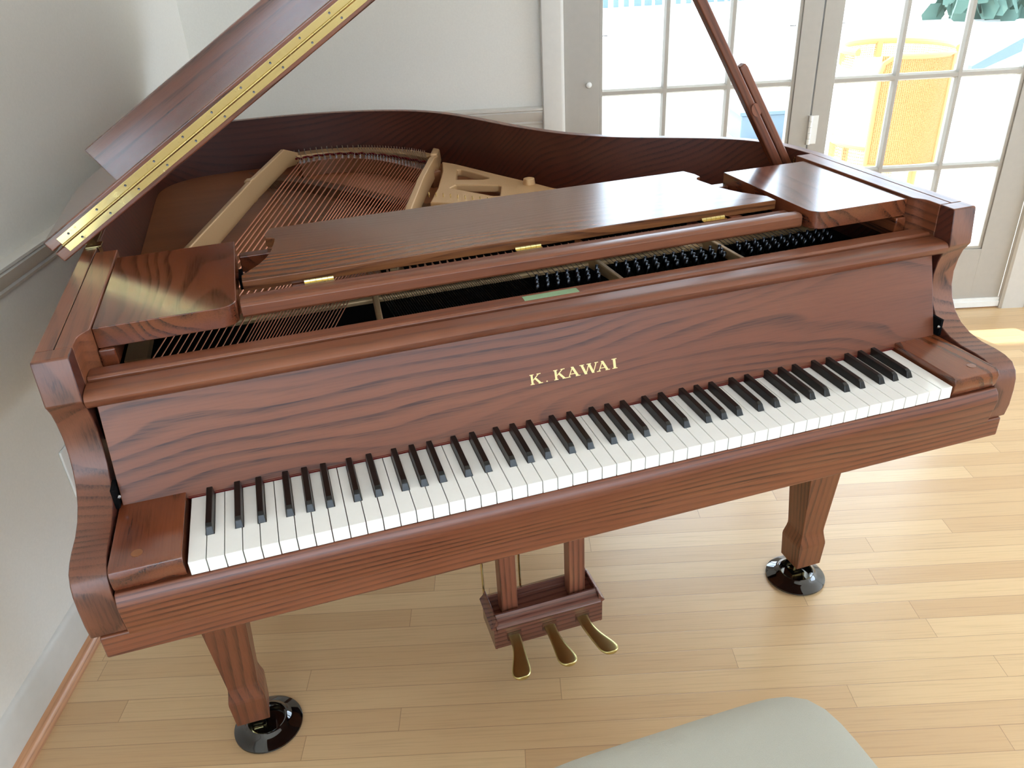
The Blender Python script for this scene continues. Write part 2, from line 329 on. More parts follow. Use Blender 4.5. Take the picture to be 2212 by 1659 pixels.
# ------------------------------------------------------------------ outdoors
bm = B(); box(bm, -9, 16, DWY + 0.14, 26, -0.30, -0.20); box(bm, -9, 16, -12, FY - 0.14, -0.30, -0.20)
g = struct('floor_patio', bm, M['patio']); g.name = 'ground'
bm = B(); box(bm, -2.0, 7.0, DWY + 0.14, 3.87, 2.62, 2.72); g = struct('porch_roof', bm, M['white_paint']); g.name = 'roof_overhang'
def rwv(p): return RM @ Vector(p)
def cane_patch(bm, P, nu, nv, r):
    """open lattice of canes over the surface P(u,v), u,v in 0..1"""
    for i in range(nu + 1): tube(bm, [P(i / nu, j / 6) for j in range(7)], r, 4)
    for j in range(nv + 1): tube(bm, [P(i / 10, j / nv) for i in range(11)], r, 4)
def arc(c, r, z, a0, a1, n): return [(c[0] + r * math.cos(math.radians(a0 + (a1 - a0) * i / n)), c[1] + r * math.sin(math.radians(a0 + (a1 - a0) * i / n)), z) for i in range(n + 1)]
GZ = -0.20
ch = thing('rattan_armchair', 'rounded tan rattan armchair with cane panels standing outside behind the right glass door', 'chair', rwv((2.90, 4.42, GZ)))
cc = (2.90, 4.42)
obj('top_rail', tube(B(), arc(cc, 0.335, 0.70, -30, 205, 30), 0.022, 10), M['cane'], ch, tf=RM)
bm = B(); cane_patch(bm, lambda u, v: (cc[0] + 0.33 * math.cos(math.radians(-25 + 225 * u)), cc[1] + 0.33 * math.sin(math.radians(-25 + 225 * u)), 0.675 - 0.07 * v), 90, 5, 0.0022)
obj('cane_band', bm, M['cane'], ch, tf=RM)
obj('rail_joint', box(B(), 2.905, 2.945, 4.73, 4.765, 0.60, 0.70), M['cane'], ch, 0.006, tf=RM)
# near wrap-around back panel
def PB(u, v): aa = math.radians(232 + 78 * u); return (cc[0] + 0.335 * math.cos(aa), cc[1] + 0.335 * math.sin(aa) , 0.05 + 0.64 * v)
bm = B(); cane_patch(bm, lambda u, v: PB(u, v), 40, 70, 0.0030)
obj('back_panel', bm, M['cane'], ch, tf=RM)
bm = B(); g0_ = [[PB(i / 12, j / 6) for i in range(13)] for j in range(7)]
loft(bm, [[(cc[0] + (p[0] - cc[0]) * 0.992, cc[1] + (p[1] - cc[1]) * 0.992, p[2]) for p in row] + [(cc[0] + (p[0] - cc[0]) * 0.985, cc[1] + (p[1] - cc[1]) * 0.985, p[2]) for p in reversed(row)] for row in g0_]); obj('back_lining', bm, M['sheet'], ch, tf=RM)
loop = [PB(0.0, 0.0), PB(0.0, 0.4), PB(0.0, 0.85), PB(0.03, 0.94), PB(0.12, 0.99)] + [PB(i / 10, 1.0) for i in range(2, 11)] + [PB(1, 0.6), PB(1, 0.2), PB(1, 0.0)] + [PB(1 - i / 8, 0.0) for i in range(1, 9)]
obj('back_frame', tube(B(), loop, 0.016, 8), M['cane'], ch, tf=RM)
bm = B(); lathe(bm, [(0.0, 0), (0.30, 0), (0.31, 0.02), (0.30, 0.04), (0.0, 0.05)], (cc[0], cc[1], 0.13), 32); obj('seat', bm, M['cloth'], ch, tf=RM)
bm = B(); cane_patch(bm, lambda u, v: (cc[0] + 0.315 * math.cos(math.radians(120 + 140 * u)), cc[1] + 0.315 * math.sin(math.radians(120 + 140 * u)), 0.15 - 0.16 * v), 60, 8, 0.0024)
obj('seat_skirt', bm, M['cane'], ch, tf=RM)
obj('seat_rim', tube(B(), arc(cc, 0.318, 0.15, 0, 360, 40), 0.015, 8), M['cane'], ch, tf=RM)
for a in (20, 110, 200, 290):
    p = (cc[0] + 0.30 * math.cos(math.radians(a)), cc[1] + 0.30 * math.sin(math.radians(a)))
    obj('leg', tube(B(), [(p[0], p[1], GZ), (p[0], p[1], 0.15)], 0.017, 8), M['cane'], ch, tf=RM)
# raised planter, hedge, fence and the leaning slate board seen through the panes
pl_ = thing('planter_box', 'long low slate blue planter box outside seen past the lid prop through the left door', 'planter', rwv((2.72, 6.1, GZ)))
bm = B(); box(bm, 2.42, 3.05, 5.95, 6.35, GZ, 0.02); obj('trough', bm, M['slate'], pl_, 0.01, tf=RM)
obj('rim', box(B(), 2.40, 3.07, 5.93, 6.37, 0.02, 0.05), M['slate'], pl_, 0.005, tf=RM)
pt = obj('slate_board', loft(B(), [[(3.88, 5.30, 0.36), (3.88, 5.36, 0.36), (3.88, 5.36, 0.42), (3.88, 5.30, 0.42)], [(4.22, 5.30, 0.50), (4.22, 5.36, 0.50), (4.22, 5.36, 0.60), (4.22, 5.30, 0.60)]]), M['slate'], None, 0.004, tf=RM); tag(pt, 'small slanted slate grey board outside at the far right beyond the right glass door', 'board')
bm = B(); box(bm, 4.12, 4.16, 5.31, 5.35, GZ, 0.48); obj('post', bm, M['white_paint'], pt, tf=RM)
hd = B()
for i in range(520):
    c_ = Vector((random.uniform(7.6, 13.5), random.uniform(12.8, 14.0), random.uniform(GZ, 1.2))); a = random.random() * 6.3; s_ = random.uniform(0.12, 0.26)
    n_ = Vector((math.cos(a), -abs(math.sin(a)) - 0.3, random.uniform(-0.2, 0.8))).normalized(); u_ = n_.orthogonal().normalized(); v_ = n_.cross(u_)
    vv = [hd.verts.new(c_ + u_ * (s_ * math.cos(k * 1.047)) + v_ * (0.7 * s_ * math.sin(k * 1.047))) for k in range(6)]; hd.faces.new(vv)
hp = obj('hedge', hd, M['hedge'], None, smooth=False, tf=RM); tag(hp, 'grey green leafy hedge at the far edge of the patio beyond the right door', 'hedge')
fn = thing('picket_fence', 'pale blue grey picket fence at the far end of the patio beyond the left door', 'fence', rwv((4.5, 19.5, GZ)))
for k in range(22):
    a0 = 2.2 + k * 0.24; obj('picket', box(B(), a0, a0 + random.choice((0.12, 0.17)), 19.45, 19.5, GZ, 1.5), M['slate'], fn, smooth=False, tf=RM)
for zz in (0.2, 1.1): obj('fence_rail', box(B(), 2.1, 7.5, 19.5, 19.55, zz, zz + 0.09), M['slate'], fn, smooth=False, tf=RM)

# ------------------------------------------------------------------ grand piano (world x along the keys, y to the tail)
C = 0.611; X0, X1 = C - 0.7562, C + 0.7562; RT = 0.0235; TOP = 0.971; KT = 0.7296
piano = thing('grand_piano', 'oak grand piano with open lid, gilt lettered fallboard and music desk lying flat', 'piano', (C, 0.9, 0))
def smooth_path(pts, n):
    out = []
    for i in range(len(pts) - 1):
        p0 = Vector(pts[max(i - 1, 0)]); p1 = Vector(pts[i]); p2 = Vector(pts[i + 1]); p3 = Vector(pts[min(i + 2, len(pts) - 1)])
        for k in range(n):
            s_ = k / n; out.append(0.5 * ((2 * p1) + (p2 - p0) * s_ + (2 * p0 - 5 * p1 + 4 * p2 - p3) * s_ ** 2 + (3 * p1 - p0 - 3 * p2 + p3) * s_ ** 3))
    out.append(Vector(pts[-1])); return out
RIM = [(X1, 0.205), (X1, 0.36), (X1, 0.52), (1.3655, 0.62), (1.352, 0.715), (1.316, 0.790), (1.262, 0.848), (1.200, 0.893), (1.112, 0.948), (1.040, 0.998), (0.973, 1.063), (0.925, 1.130), (0.892, 1.190), (0.862, 1.248), (0.832, 1.318), (0.797, 1.400), (0.755, 1.487), (0.708, 1.558), (0.650, 1.618), (0.571, 1.670), (0.477, 1.712), (0.366, 1.742), (0.254, 1.759), (0.133, 1.765), (0.040, 1.760), (-0.040, 1.738), (-0.100, 1.690), (-0.135, 1.62), (X0, 1.53), (X0, 1.30), (X0, 0.9), (X0, 0.5), (X0, 0.205)]
rim = smooth_path(RIM, 4)
def offset(path, d):
    out = []
    for i, p in enumerate(path):
        t_ = (path[min(i + 1, len(path) - 1)] - path[max(i - 1, 0)]).normalized(); out.append(p + Vector((-t_.y, t_.x)) * d)
    return out
rin = offset(rim, RT)
bm = B(); loft(bm, [[(a.x, a.y, 0.60), (a.x, a.y, TOP), (b.x, b.y, TOP), (b.x, b.y, 0.60)] for a, b in zip(rim, rin)])
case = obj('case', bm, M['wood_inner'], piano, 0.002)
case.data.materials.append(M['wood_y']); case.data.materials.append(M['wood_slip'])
for p in case.data.polygons:
    if p.normal.z > 0.7: p.material_index = 1
# arms: S shaped cheek
ARM = [(0.205, 0.635), (0.205, TOP), (0.1745, TOP), (0.172, 0.968), (0.166, 0.915), (0.165, 0.906), (0.170, 0.899), (0.1775, 0.888), (0.183, 0.870), (0.1865, 0.845), (0.184, 0.820), (0.176, 0.797), (0.163, 0.776), (0.144, 0.760), (0.120, 0.7495), (0.092, 0.7445), (0.060, 0.7445), (0.039, 0.7425), (0.022, 0.737), (0.011, 0.725), (0.006, 0.711), (0.004, 0.690), (0.004, 0.660), (0.008, 0.635)]
AT = 0.0467
for (a, b) in ((X0, X0 + AT), (X1 - AT, X1)):
    arm = obj('arm', prism(B(), ARM, a, b, 'x'), M['wood_arm'], piano, 0.0022, 3)
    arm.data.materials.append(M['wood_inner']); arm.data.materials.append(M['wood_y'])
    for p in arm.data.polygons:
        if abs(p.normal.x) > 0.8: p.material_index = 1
        elif p.normal.z > 0.9 and p.center.z > 0.9: p.material_index = 2
# inner rim strips either side, with the rounded notch near the front
for sgn in (-1, 1):
    e = C + sgn * (0.7562 - RT - 0.0006)
    q = [(0, 0.2055), (0.0232, 0.2055), (0.0232, 0.232), (0.025, 0.240), (0.031, 0.250), (0.0365, 0.258), (0.0365, 0.612), (0, 0.612)]
    st = obj('inner_rim', prism(B(), [(e - sgn * u, v) for u, v in q], 0.885, TOP, 'z'), M['wood_y'], piano, 0.0015)
    obj('shelf_runner', box(B(), min(e - sgn * 0.0366, e - sgn * 0.060), max(e - sgn * 0.0366, e - sgn * 0.060), 0.262, 0.60, 0.906, 0.9345), M['wood_shelf'], piano, 0.003)
# key bed and key slip
obj('keybed', box(B(), C - 0.7456, C + 0.7456, 0.004, 0.50, 0.598, 0.6355), M['wood_slip'], piano, 0.003)
slip = [(0.05, 0.636), (0.05, 0.705), (-0.0015, 0.7075), (-0.008, 0.7005), (-0.0115, 0.690), (-0.0115, 0.684), (-0.007, 0.66), (-0.003, 0.636)]
obj('key_slip', prism(B(), slip, X0 + AT + 0.003, X1 - AT - 0.003, 'x'), M['wood_slip'], piano, 0.0015)
# key blocks
for sgn in (-1, 1):
    a, b = C + sgn * 0.6155, C + sgn * 0.7065
    prof = [(0.004, 0.708), (0.001, 0.715), (-0.0005, 0.732), (0.003, 0.739), (0.010, 0.7425), (0.165, 0.7415), (0.165, 0.708)]
    kb = obj('key_block', prism(B(), prof, min(a, b), max(a, b), 'x'), M['wood_shelf'], piano, 0.0015)
    bm = B(); lathe(bm, [(0.0, 0), (0.0075, 0), (0.0075, 0.0008), (0.0, 0.0008)], (C + sgn * 0.672, 0.028, 0.7424), 20)
    obj('screw_plug', bm, M['maple'], kb)
# keys
K = 0.0235; GAP = 0.0006
whites = []
def white_mesh(cl, cr):
    """one natural: head full width, tail cut by cl / cr beside the sharps"""
    x0, x1 = GAP, K - GAP; yb = 0.0505
    if cl + cr > 0: out = [(x0, 0), (x1, 0), (x1, yb), (x1 - cr, yb), (x1 - cr, 0.17), (x0 + cl, 0.17), (x0 + cl, yb), (x0, yb)]
    else: out = [(x0, 0), (x1, 0), (x1, 0.17), (x0, 0.17)]
    out2 = []
    for q in out:
        if not out2 or (abs(q[0] - out2[-1][0]) + abs(q[1] - out2[-1][1])) > 1e-6: out2.append(q)
    bm_ = B(); prism(bm_, out2, 0, -0.0215, 'z'); bmesh.ops.recalc_face_normals(bm_, faces=bm_.faces); me = D.meshes.new('white_key'); bm_.to_mesh(me); bm_.free(); me.materials.append(M['white_key']); return me
# x offset of each sharp's centre from the boundary between its two naturals, within the octave C..B
SH = {'C': -0.0035, 'D': 0.0035, 'F': -0.0045, 'G': 0.0, 'A': 0.0045}
names = 'CDEFGAB'; HW = 0.0055
def cuts(nm, first=False, last=False):
    l = {'C': 0, 'D': HW + SH['C'], 'E': HW + SH['D'], 'F': 0, 'G': HW + SH['F'], 'A': HW + SH['G'], 'B': HW + SH['A']}[nm]
    r = {'C': HW - SH['C'], 'D': HW - SH['D'], 'E': 0, 'F': HW - SH['F'], 'G': HW - SH['G'], 'A': HW - SH['A'], 'B': 0}[nm]
    return (0 if first else max(l, 0)), (0 if last else max(r, 0))
cache = {}
def add_part(name, me, parent, loc, bevel=0.0):
    o_ = D.objects.new(name, me); COL.objects.link(o_); o_.parent = parent; o_.matrix_parent_inverse = WM[parent].inverted(); o_.location = loc; WM[o_] = Matrix.Translation(loc)
    if bevel:
        md = o_.modifiers.new('bevel', 'BEVEL'); md.width = bevel; md.segments = 2; md.limit_method = 'ANGLE'; md.angle_limit = math.radians(40)
    return o_
bme = B(); w0, w1 = 0.0058, 0.0043      # sharp: base half width, top half width; sloped front
R0 = lambda hw, z: [(-hw, z), (hw, z)]
v = [(-w0, 0, 0), (w0, 0, 0), (w0, 0.125, 0), (-w0, 0.125, 0), (-w1, 0.0055, 0.0105), (w1, 0.0055, 0.0105), (w1, 0.125, 0.0135), (-w1, 0.125, 0.0135), (-w1, 0.012, 0.0128), (w1, 0.012, 0.0128)]
V = [bme.verts.new(q) for q in v]
for f in ((0, 3, 2, 1), (0, 1, 5, 4), (4, 5, 9, 8), (8, 9, 6, 7), (0, 4, 8, 7, 3), (1, 2, 6, 9, 5), (3, 7, 6, 2)): bme.faces.new([V[i] for i in f])
bmesh.ops.recalc_face_normals(bme, faces=bme.faces); bmesh.ops.translate(bme, verts=bme.verts, vec=(0, 0, -0.001)); me_b = D.meshes.new('black_key'); bme.to_mesh(me_b); bme.free(); me_b.materials.append(M['black_key'])
for i in range(52):
    nm = names[(i + 5) % 7]; k_ = cuts(nm, i == 0, i == 51); kk = (nm, i == 0, i == 51)
    if kk not in cache: cache[kk] = white_mesh(*k_)
    dz = random.uniform(-0.0002, 0.0002)
    add_part('white_key', cache[kk], piano, (i * K, random.uniform(-0.0002, 0.0002), KT + dz), 0.0006)
    if nm in SH and i < 51:
        add_part('black_key', me_b, piano, ((i + 1) * K + SH[nm], 0.0505, KT), 0.0009)
# fallboard with rounded nosing, felt, lettering, brackets
FP = Vector((0, 0.145, 0.732)); FQ = Vector((0, 0.193, 0.888)); fd = (FQ - FP).normalized(); fnm = Vector((0, -fd.z, fd.y))
prof = [(FP.y, FP.z), (FQ.y, FQ.z), (FQ.y + 0.018, FQ.z - 0.002), (FP.y + 0.02, FP.z)]
fb = obj('fallboard', prism(B(), prof, C - 0.7015, C + 0.7015, 'x'), M['wood_x'], piano, 0.001)
nose = [(0.207, 0.888), (0.184, 0.8875), (0.176, 0.8895), (0.170, 0.8935), (0.1665, 0.899), (0.1660, 0.9045), (0.1690, 0.9095), (0.1745, 0.9120), (0.182, 0.9128), (0.207, 0.9128)]
obj('nosing', prism(B(), nose, X0 + AT + 0.001, X1 - AT - 0.001, 'x'), M['wood_rail'], fb)
obj('red_felt', box(B(), -0.003, 1.225, 0.1455, 0.152, 0.7302, 0.7345), M['red'], fb)
for sgn in (-1, 1):
    xx = C + sgn * 0.7035
    bm = B(); box(bm, min(xx, xx + sgn * 0.006), max(xx, xx + sgn * 0.006), 0.140, 0.168, 0.7425, 0.7750)
    br = obj('fallboard_bracket', bm, M['felt_and_shade'], fb, 0.001)
    bm = B(); lathe(bm, [(0, 0), (0.003, 0), (0.002, 0.002), (0, 0.0024)], n=12, fn=lambda p: Vector((C + sgn * 0.700 + p.x * 0.9, 0.140 - p.z, 0.762 + p.y)))
    obj('screw', bm, M['steel'], br)
# serif capitals drawn as strokes: list of polygons in a 1 x 1 em box
def bar(x0, y0, x1, y1, w):      # slanted stroke with horizontal cuts
    return [(x0 - w / 2, y0), (x0 + w / 2, y0), (x1 + w / 2, y1), (x1 - w / 2, y1)]
def serif(x, y, w=0.34, h=0.07): return [(x - w / 2, y), (x + w / 2, y), (x + w / 2, y + h), (x - w / 2, y + h)]
GL = {
 'K': (1.02, [bar(0.2, 0, 0.2, 1, 0.17), serif(0.2, 0), serif(0.2, 0.93), bar(0.30, 0.42, 0.80, 1, 0.10), serif(0.78, 0.93, 0.34), bar(0.88, 0, 0.46, 0.60, 0.21), serif(0.88, 0, 0.36)]),
 'A': (1.0, [bar(0.14, 0, 0.50, 1, 0.075), bar(0.84, 0, 0.46, 1, 0.20), serif(0.13, 0, 0.30), serif(0.85, 0, 0.36), [(0.24, 0.27), (0.74, 0.27), (0.74, 0.34), (0.24, 0.34)]]),
 'W': (1.42, [bar(0.42, 0, 0.14, 1, 0.19), bar(0.42, 0, 0.70, 0.93, 0.075), bar(0.98, 0, 0.70, 1, 0.19), bar(0.98, 0, 1.28, 1, 0.075), serif(0.16, 0.93, 0.36), serif(0.70, 0.93, 0.34), serif(1.28, 0.93, 0.28)]),
 'I': (0.42, [bar(0.2, 0, 0.2, 1, 0.19), serif(0.2, 0, 0.38), serif(0.2, 0.93, 0.38)]),
 '.': (0.2, [[(0.10 + 0.065 * math.cos(a_ * 0.785), 0.07 + 0.065 * math.sin(a_ * 0.785)) for a_ in range(8)]])}
def letter_bm(chs):
    bm_ = B()
    for ch_, x0, x1, b0, h in chs:
        wd, polys = GL[ch_]; sx = (x1 - x0) / wd
        for k_, pg in enumerate(polys):
            e0 = 0.0002 + 0.00004 * k_
            pts = [FP + Vector((x0 + u * sx, 0, 0)) + fd * (b0 + v_ * h) for u, v_ in pg]
            A_ = [bm_.verts.new(p + fnm * e0) for p in pts]; Z_ = [bm_.verts.new(p - fnm * 0.0006) for p in pts]
            bm_.faces.new(A_); n_ = len(pts)
            for i_ in range(n_): bm_.faces.new((A_[i_], A_[(i_ + 1) % n_], Z_[(i_ + 1) % n_], Z_[i_]))
    return bm_
for chs in [('K', 0.5325, 0.5532), ('.', 0.5592, 0.5630), ('K', 0.5728, 0.5944), ('A', 0.5955, 0.6178), ('W', 0.6190, 0.6512), ('A', 0.6480, 0.6700), ('I', 0.6748, 0.6846)]:
    bm = letter_bm([(chs[0], chs[1], chs[2], 0.0662, 0.0166)])
    me = D.meshes.new('fallboard_letter'); bm.normal_update(); bm.to_mesh(me); bm.free(); me.materials.append(M['letter'])
    o = D.objects.new('fallboard_letter', me); COL.objects.link(o); o.parent = fb; o.matrix_parent_inverse = WM[fb].inverted(); WM[o] = Matrix.Identity(4)
# front rail with the little green label
rail = obj('front_rail', prism(B(), [(0.2135, 0.885), (0.2135, 0.914), (0.2165, 0.9175), (0.243, 0.9175), (0.2445, 0.915), (0.2445, 0.85), (0.2135, 0.85)], X0 + AT + 0.001, X1 - AT - 0.001, 'x'), M['wood_rail'], piano, 0.001)
obj('rail_label', box(B(), 0.5465, 0.6395, 0.2185, 0.2355, 0.9174, 0.9181), M['sticker'], rail, 0.0003)
# tuning plank and iron plate in the dark well
WX0, WX1 = X0 + 0.061, X1 - 0.061
obj('pin_plank', box(B(), WX0 - 0.03, WX1 + 0.03, 0.2446, 0.505, 0.80, 0.835), M['felt_and_shade'], piano)  # black colour painted in for the shade over a gold plate
plate = obj('iron_plate', box(B(), WX0 - 0.02, WX1 + 0.02, 0.506, 0.535, 0.800, 0.845), M['gold'], piano, 0.006)
# soundboard and inner rim ledge
ins = offset(rim, RT + 0.0006)
bm = B(); pts = [(p.x, p.y) for p in ins if p.y > 0.30]; prism(bm, pts, 0.795, 0.822, 'z'); obj('soundboard', bm, M['sb'], piano, smooth=False)

# music shelves, desk
SZ = 0.967
for sgn in (-1, 1):
    xo = C + sgn * 0.6945; xi = C + sgn * 0.4965; r = 0.026
    pts = [(xo, 0.268), (xo, 0.578), (xi, 0.578)]
    for k_ in range(7):
        a = math.radians(90 * k_ / 6); pts.append((xi + sgn * r * (1 - math.cos(a)), 0.268 + r * (1 - math.sin(a))))
    obj('music_shelf', prism(B(), pts, SZ - 0.032, SZ, 'z'), M['wood_shelf'], piano, 0.0012)
LX0, LX1 = C - 0.4925, C + 0.4925
ledge = [(0.297, 0.9345), (0.2945, 0.938), (0.2945, 0.953), (0.2985, 0.9575), (0.306, 0.9590), (0.318, 0.9580), (0.323, 0.9530), (0.327, 0.9505), (0.352, 0.9505), (0.352, 0.9345)]
lg = obj('desk_ledge', prism(B(), ledge, LX0, LX1, 'x'), M['wood_rail'], piano, 0.001)
half = [(0.4870, 0.372), (0.4875, 0.402), (0.472, 0.424), (0.458, 0.444), (0.446, 0.470), (0.4365, 0.500), (0.4320, 0.530), (0.4275, 0.555), (0.4270, 0.566), (0.4330, 0.575), (0.4430, 0.580), (0.4430, 0.602), (0.4400, 0.612), (0.4330, 0.635)]
pts = [(C + u, v_) for u, v_ in half] + [(C - u, v_) for u, v_ in reversed(half)]
desk = obj('music_desk', prism(B(), pts, 0.947, 0.9645, 'z'), M['wood_desk'], piano, 0.0015)
for xx in (0.2425, 0.601, 0.960):
    h_ = B()
    for k_ in range(5): tube(h_, [(xx - 0.0235 + k_ * 0.0095, 0.3625, 0.9520), (xx - 0.0235 + k_ * 0.0095 + 0.009, 0.3625, 0.9520)], 0.0026, 8)
    box(h_, xx - 0.0235, xx + 0.0235, 0.352, 0.362, 0.9500, 0.9512)
    obj('desk_hinge', h_, M['brass'], desk)
obj('desk_support_rail', box(B(), C - 0.4925, C + 0.4925, 0.548, 0.572, 0.917, 0.9465), M['wood_shelf'], piano, 0.002)
for sgn in (-1, 1): obj('desk_slide', box(B(), C + sgn * 0.40 - 0.012, C + sgn * 0.40 + 0.012, 0.352, 0.60, 0.925, 0.9468), M['wood_shelf'], piano, 0.001)

# iron frame struts
def strut(path, w, z0, z1, name='plate_strut', dip=None):
    """box section bar following (x,y) points, optional per point bottoms"""
    path = [Vector(p) for p in path]; rings = []
    for i, p in enumerate(path):
        t_ = (path[min(i + 1, len(path) - 1)] - path[max(i - 1, 0)]).normalized(); n_ = Vector((-t_.y, t_.x)) * (w / 2)
        zt = z1[i] if isinstance(z1, (list, tuple)) else z1; zb_ = z0[i] if isinstance(z0, (list, tuple)) else z0
        rings.append([(p.x - n_.x, p.y - n_.y, zb_), (p.x + n_.x, p.y + n_.y, zb_), (p.x + n_.x, p.y + n_.y, zt), (p.x - n_.x, p.y - n_.y, zt)])
    return obj(name, loft(B(), rings), M['gold'], plate, 0.003, 3)
strut([(-0.060, 0.51), (0.003, 0.755), (0.145, 1.262), (0.246, 1.585), (0.285, 1.665)], 0.013, [0.84, 0.850, 0.850, 0.850, 0.840], [0.900, 0.905, 0.905, 0.905, 0.875])
strut([(0.139, 1.252), (0.1475, 1.282)], 0.019, 0.848, 0.907, 'strut_rib')
strut([(0.385, 0.51), (0.481, 0.863), (0.560, 1.105), (0.632, 1.300), (0.655, 1.365)], 0.016, [0.840, 0.845, 0.845, 0.845, 0.835], [0.895, 0.898, 0.898, 0.898, 0.885])
# webs of the plate around the tail: hitch plate ring and treble web with two openings
hit_o = [(0.268, 1.700), (0.36, 1.705), (0.45, 1.680), (0.54, 1.628), (0.62, 1.550), (0.672, 1.468)]
hit_i = [(0.276, 1.655), (0.36, 1.662), (0.44, 1.640), (0.52, 1.590), (0.595, 1.515), (0.640, 1.440)]
ho = smooth_path(hit_o, 5); hi = smooth_path(hit_i, 5)
bm = B(); loft(bm, [[(a.x, a.y, 0.845), (a.x, a.y, 0.868), (b.x, b.y, 0.866), (b.x, b.y, 0.845)] for a, b in zip(ho, hi)])
hitch = obj('hitch_plate', bm, M['gold'], plate, 0.003)
def poly_with_holes(outer, holes, z0, z1):
    bm_ = B(); es = []
    for lp in [outer] + holes:
        vs__ = [bm_.verts.new((p[0], p[1], z1)) for p in lp]
        es += [bm_.edges.new((vs__[i], vs__[(i + 1) % len(vs__)])) for i in range(len(vs__))]
    bmesh.ops.triangle_fill(bm_, use_beauty=True, use_dissolve=False, edges=es)
    r = bmesh.ops.extrude_face_region(bm_, geom=list(bm_.faces)); vv = [g_ for g_ in r['geom'] if isinstance(g_, bmesh.types.BMVert)]
    bmesh.ops.translate(bm_, verts=vv, vec=(0, 0, z0 - z1)); return bm_
tri1 = [(0.664, 1.155), (0.690, 1.255), (0.700, 1.250), (0.722, 1.205), (0.748, 1.138), (0.744, 1.124), (0.728, 1.124)]
tri2 = [(0.630, 1.086), (0.650, 1.107), (0.748, 1.053), (0.752, 1.040), (0.725, 0.962), (0.712, 0.965)]
outer = [(0.555, 0.985), (0.600, 1.10), (0.650, 1.26), (0.672, 1.362), (0.700, 1.320), (0.740, 1.236), (0.775, 1.158), (0.808, 1.090), (0.840, 1.025), (0.866, 0.965), (0.905, 0.905), (0.96, 0.85), (1.03, 0.795), (1.11, 0.745), (1.18, 0.70), (1.24, 0.64), (1.26, 0.58), (1.27, 0.54), (1.20, 0.54), (1.10, 0.62), (0.90, 0.76), (0.70, 0.88)]
web = obj('treble_web', poly_with_holes(outer, [tri1, tri2], 0.848, 0.868), M['gold'], plate, 0.004, 2)
bm = B(); lathe(bm, [(0.0, 0), (0.016, 0), (0.014, 0.014), (0.0, 0.018)], (0.822, 1.025, 0.868), 16); obj('web_boss', bm, M['gold'], plate)
bm = B(); loft(bm, [[(0.640, 1.365, 0.845), (0.672, 1.470, 0.845), (0.672, 1.470, 0.885), (0.640, 1.365, 0.893)], [(0.664, 1.36, 0.845), (0.692, 1.462, 0.845), (0.690, 1.462, 0.880), (0.660, 1.36, 0.893)]])
obj('strut_foot', bm, M['gold'], plate, 0.004)
# bridges
brp = smooth_path([(0.285, 1.565, 0), (0.36, 1.585, 0), (0.45, 1.555, 0), (0.53, 1.475, 0), (0.60, 1.345, 0), (0.635, 1.27, 0)], 5)
def bridge(path, w, z0, z1, name, mat):
    rings = []
    for i, p in enumerate(path):
        t_ = (path[min(i + 1, len(path) - 1)] - path[max(i - 1, 0)]); n_ = Vector((-t_.y, t_.x, 0)).normalized() * (w / 2)
        rings.append([(p.x - n_.x, p.y - n_.y, z0), (p.x + n_.x, p.y + n_.y, z0), (p.x + n_.x, p.y + n_.y, z1), (p.x - n_.x, p.y - n_.y, z1)])
    return obj(name, loft(B(), rings), mat, piano, 0.002)
bb = bridge(brp, 0.030, 0.822, 0.8655, 'bass_bridge', M['maple'])
tb = bridge(smooth_path([(0.16, 1.52, 0), (0.28, 1.42, 0), (0.42, 1.22, 0), (0.56, 0.99, 0), (0.72, 0.82, 0), (0.90, 0.68, 0), (1.08, 0.60, 0), (1.20, 0.56, 0)], 4), 0.030, 0.822, 0.848, 'long_bridge', M['maple'])
def lerp(a, b, s_): return a + (b - a) * s_
def along(path, s_):
    s_ = max(0, min(1, s_)) * (len(path) - 1); i = min(int(s_), len(path) - 2); return path[i].lerp(path[i + 1], s_ - i)
# bass strings: singles, then pairs
NS, NP = 12, 27
near = []; total = NS + NP / 2
ps = [(k_ + 0.0) / total for k_ in range(NS)] + [(NS + k_ * 0.5) / total for k_ in range(NP)]
n0, n1 = Vector((0.002, 0.52, 0.868)), Vector((0.320, 0.52, 0.868))
for k_, s_ in enumerate(ps):
    q = along(brp, 0.02 + 0.96 * s_); far = Vector((q.x, q.y, 0.8685)); nr = n0.lerp(n1, s_)
    bm = B(); tube(bm, [nr, far - (far - nr).normalized() * 0.02], 0.0016 if k_ < NS else 0.0011, 6); st = obj('bass_string', bm, M['copper'], piano)
    h = along([(a + b) / 2 for a, b in zip(ho, hi)], 0.03 + 0.93 * s_); hh = Vector((h.x, h.y, 0.868))
    if k_ == 0: tails = B(); fronts = B()
    tube(tails, [far - (far - nr).normalized() * 0.022, far, hh], 0.0007, 4)
    tube(fronts, [nr + (nr - far).normalized() * 0.16 + Vector((0, 0, -0.012)), nr], 0.0013 if k_ < NS else 0.0010, 6)
    bm = B(); tube(bm, [hh + Vector((0, 0, -0.006)), hh + Vector((0, 0.002, 0.011))], 0.0013, 6); obj('hitch_pin', bm, M['steel'], hitch)
    for dy in (-0.008, 0.008):
        if k_ == 0 and dy < 0: pins = B()
        tube(pins, [far + Vector((0.002 * (1 if dy > 0 else -1), dy, -0.004)), far + Vector((0.002 * (1 if dy > 0 else -1), dy, 0.006))], 0.0011, 5)
o = obj('bridge_pin', pins, M['steel'], bb); o['kind'] = 'stuff'
o = obj('string_tail', tails, M['wire'], piano); o['kind'] = 'stuff'
o = obj('string_front', fronts, M['copper'], piano); o['kind'] = 'stuff'
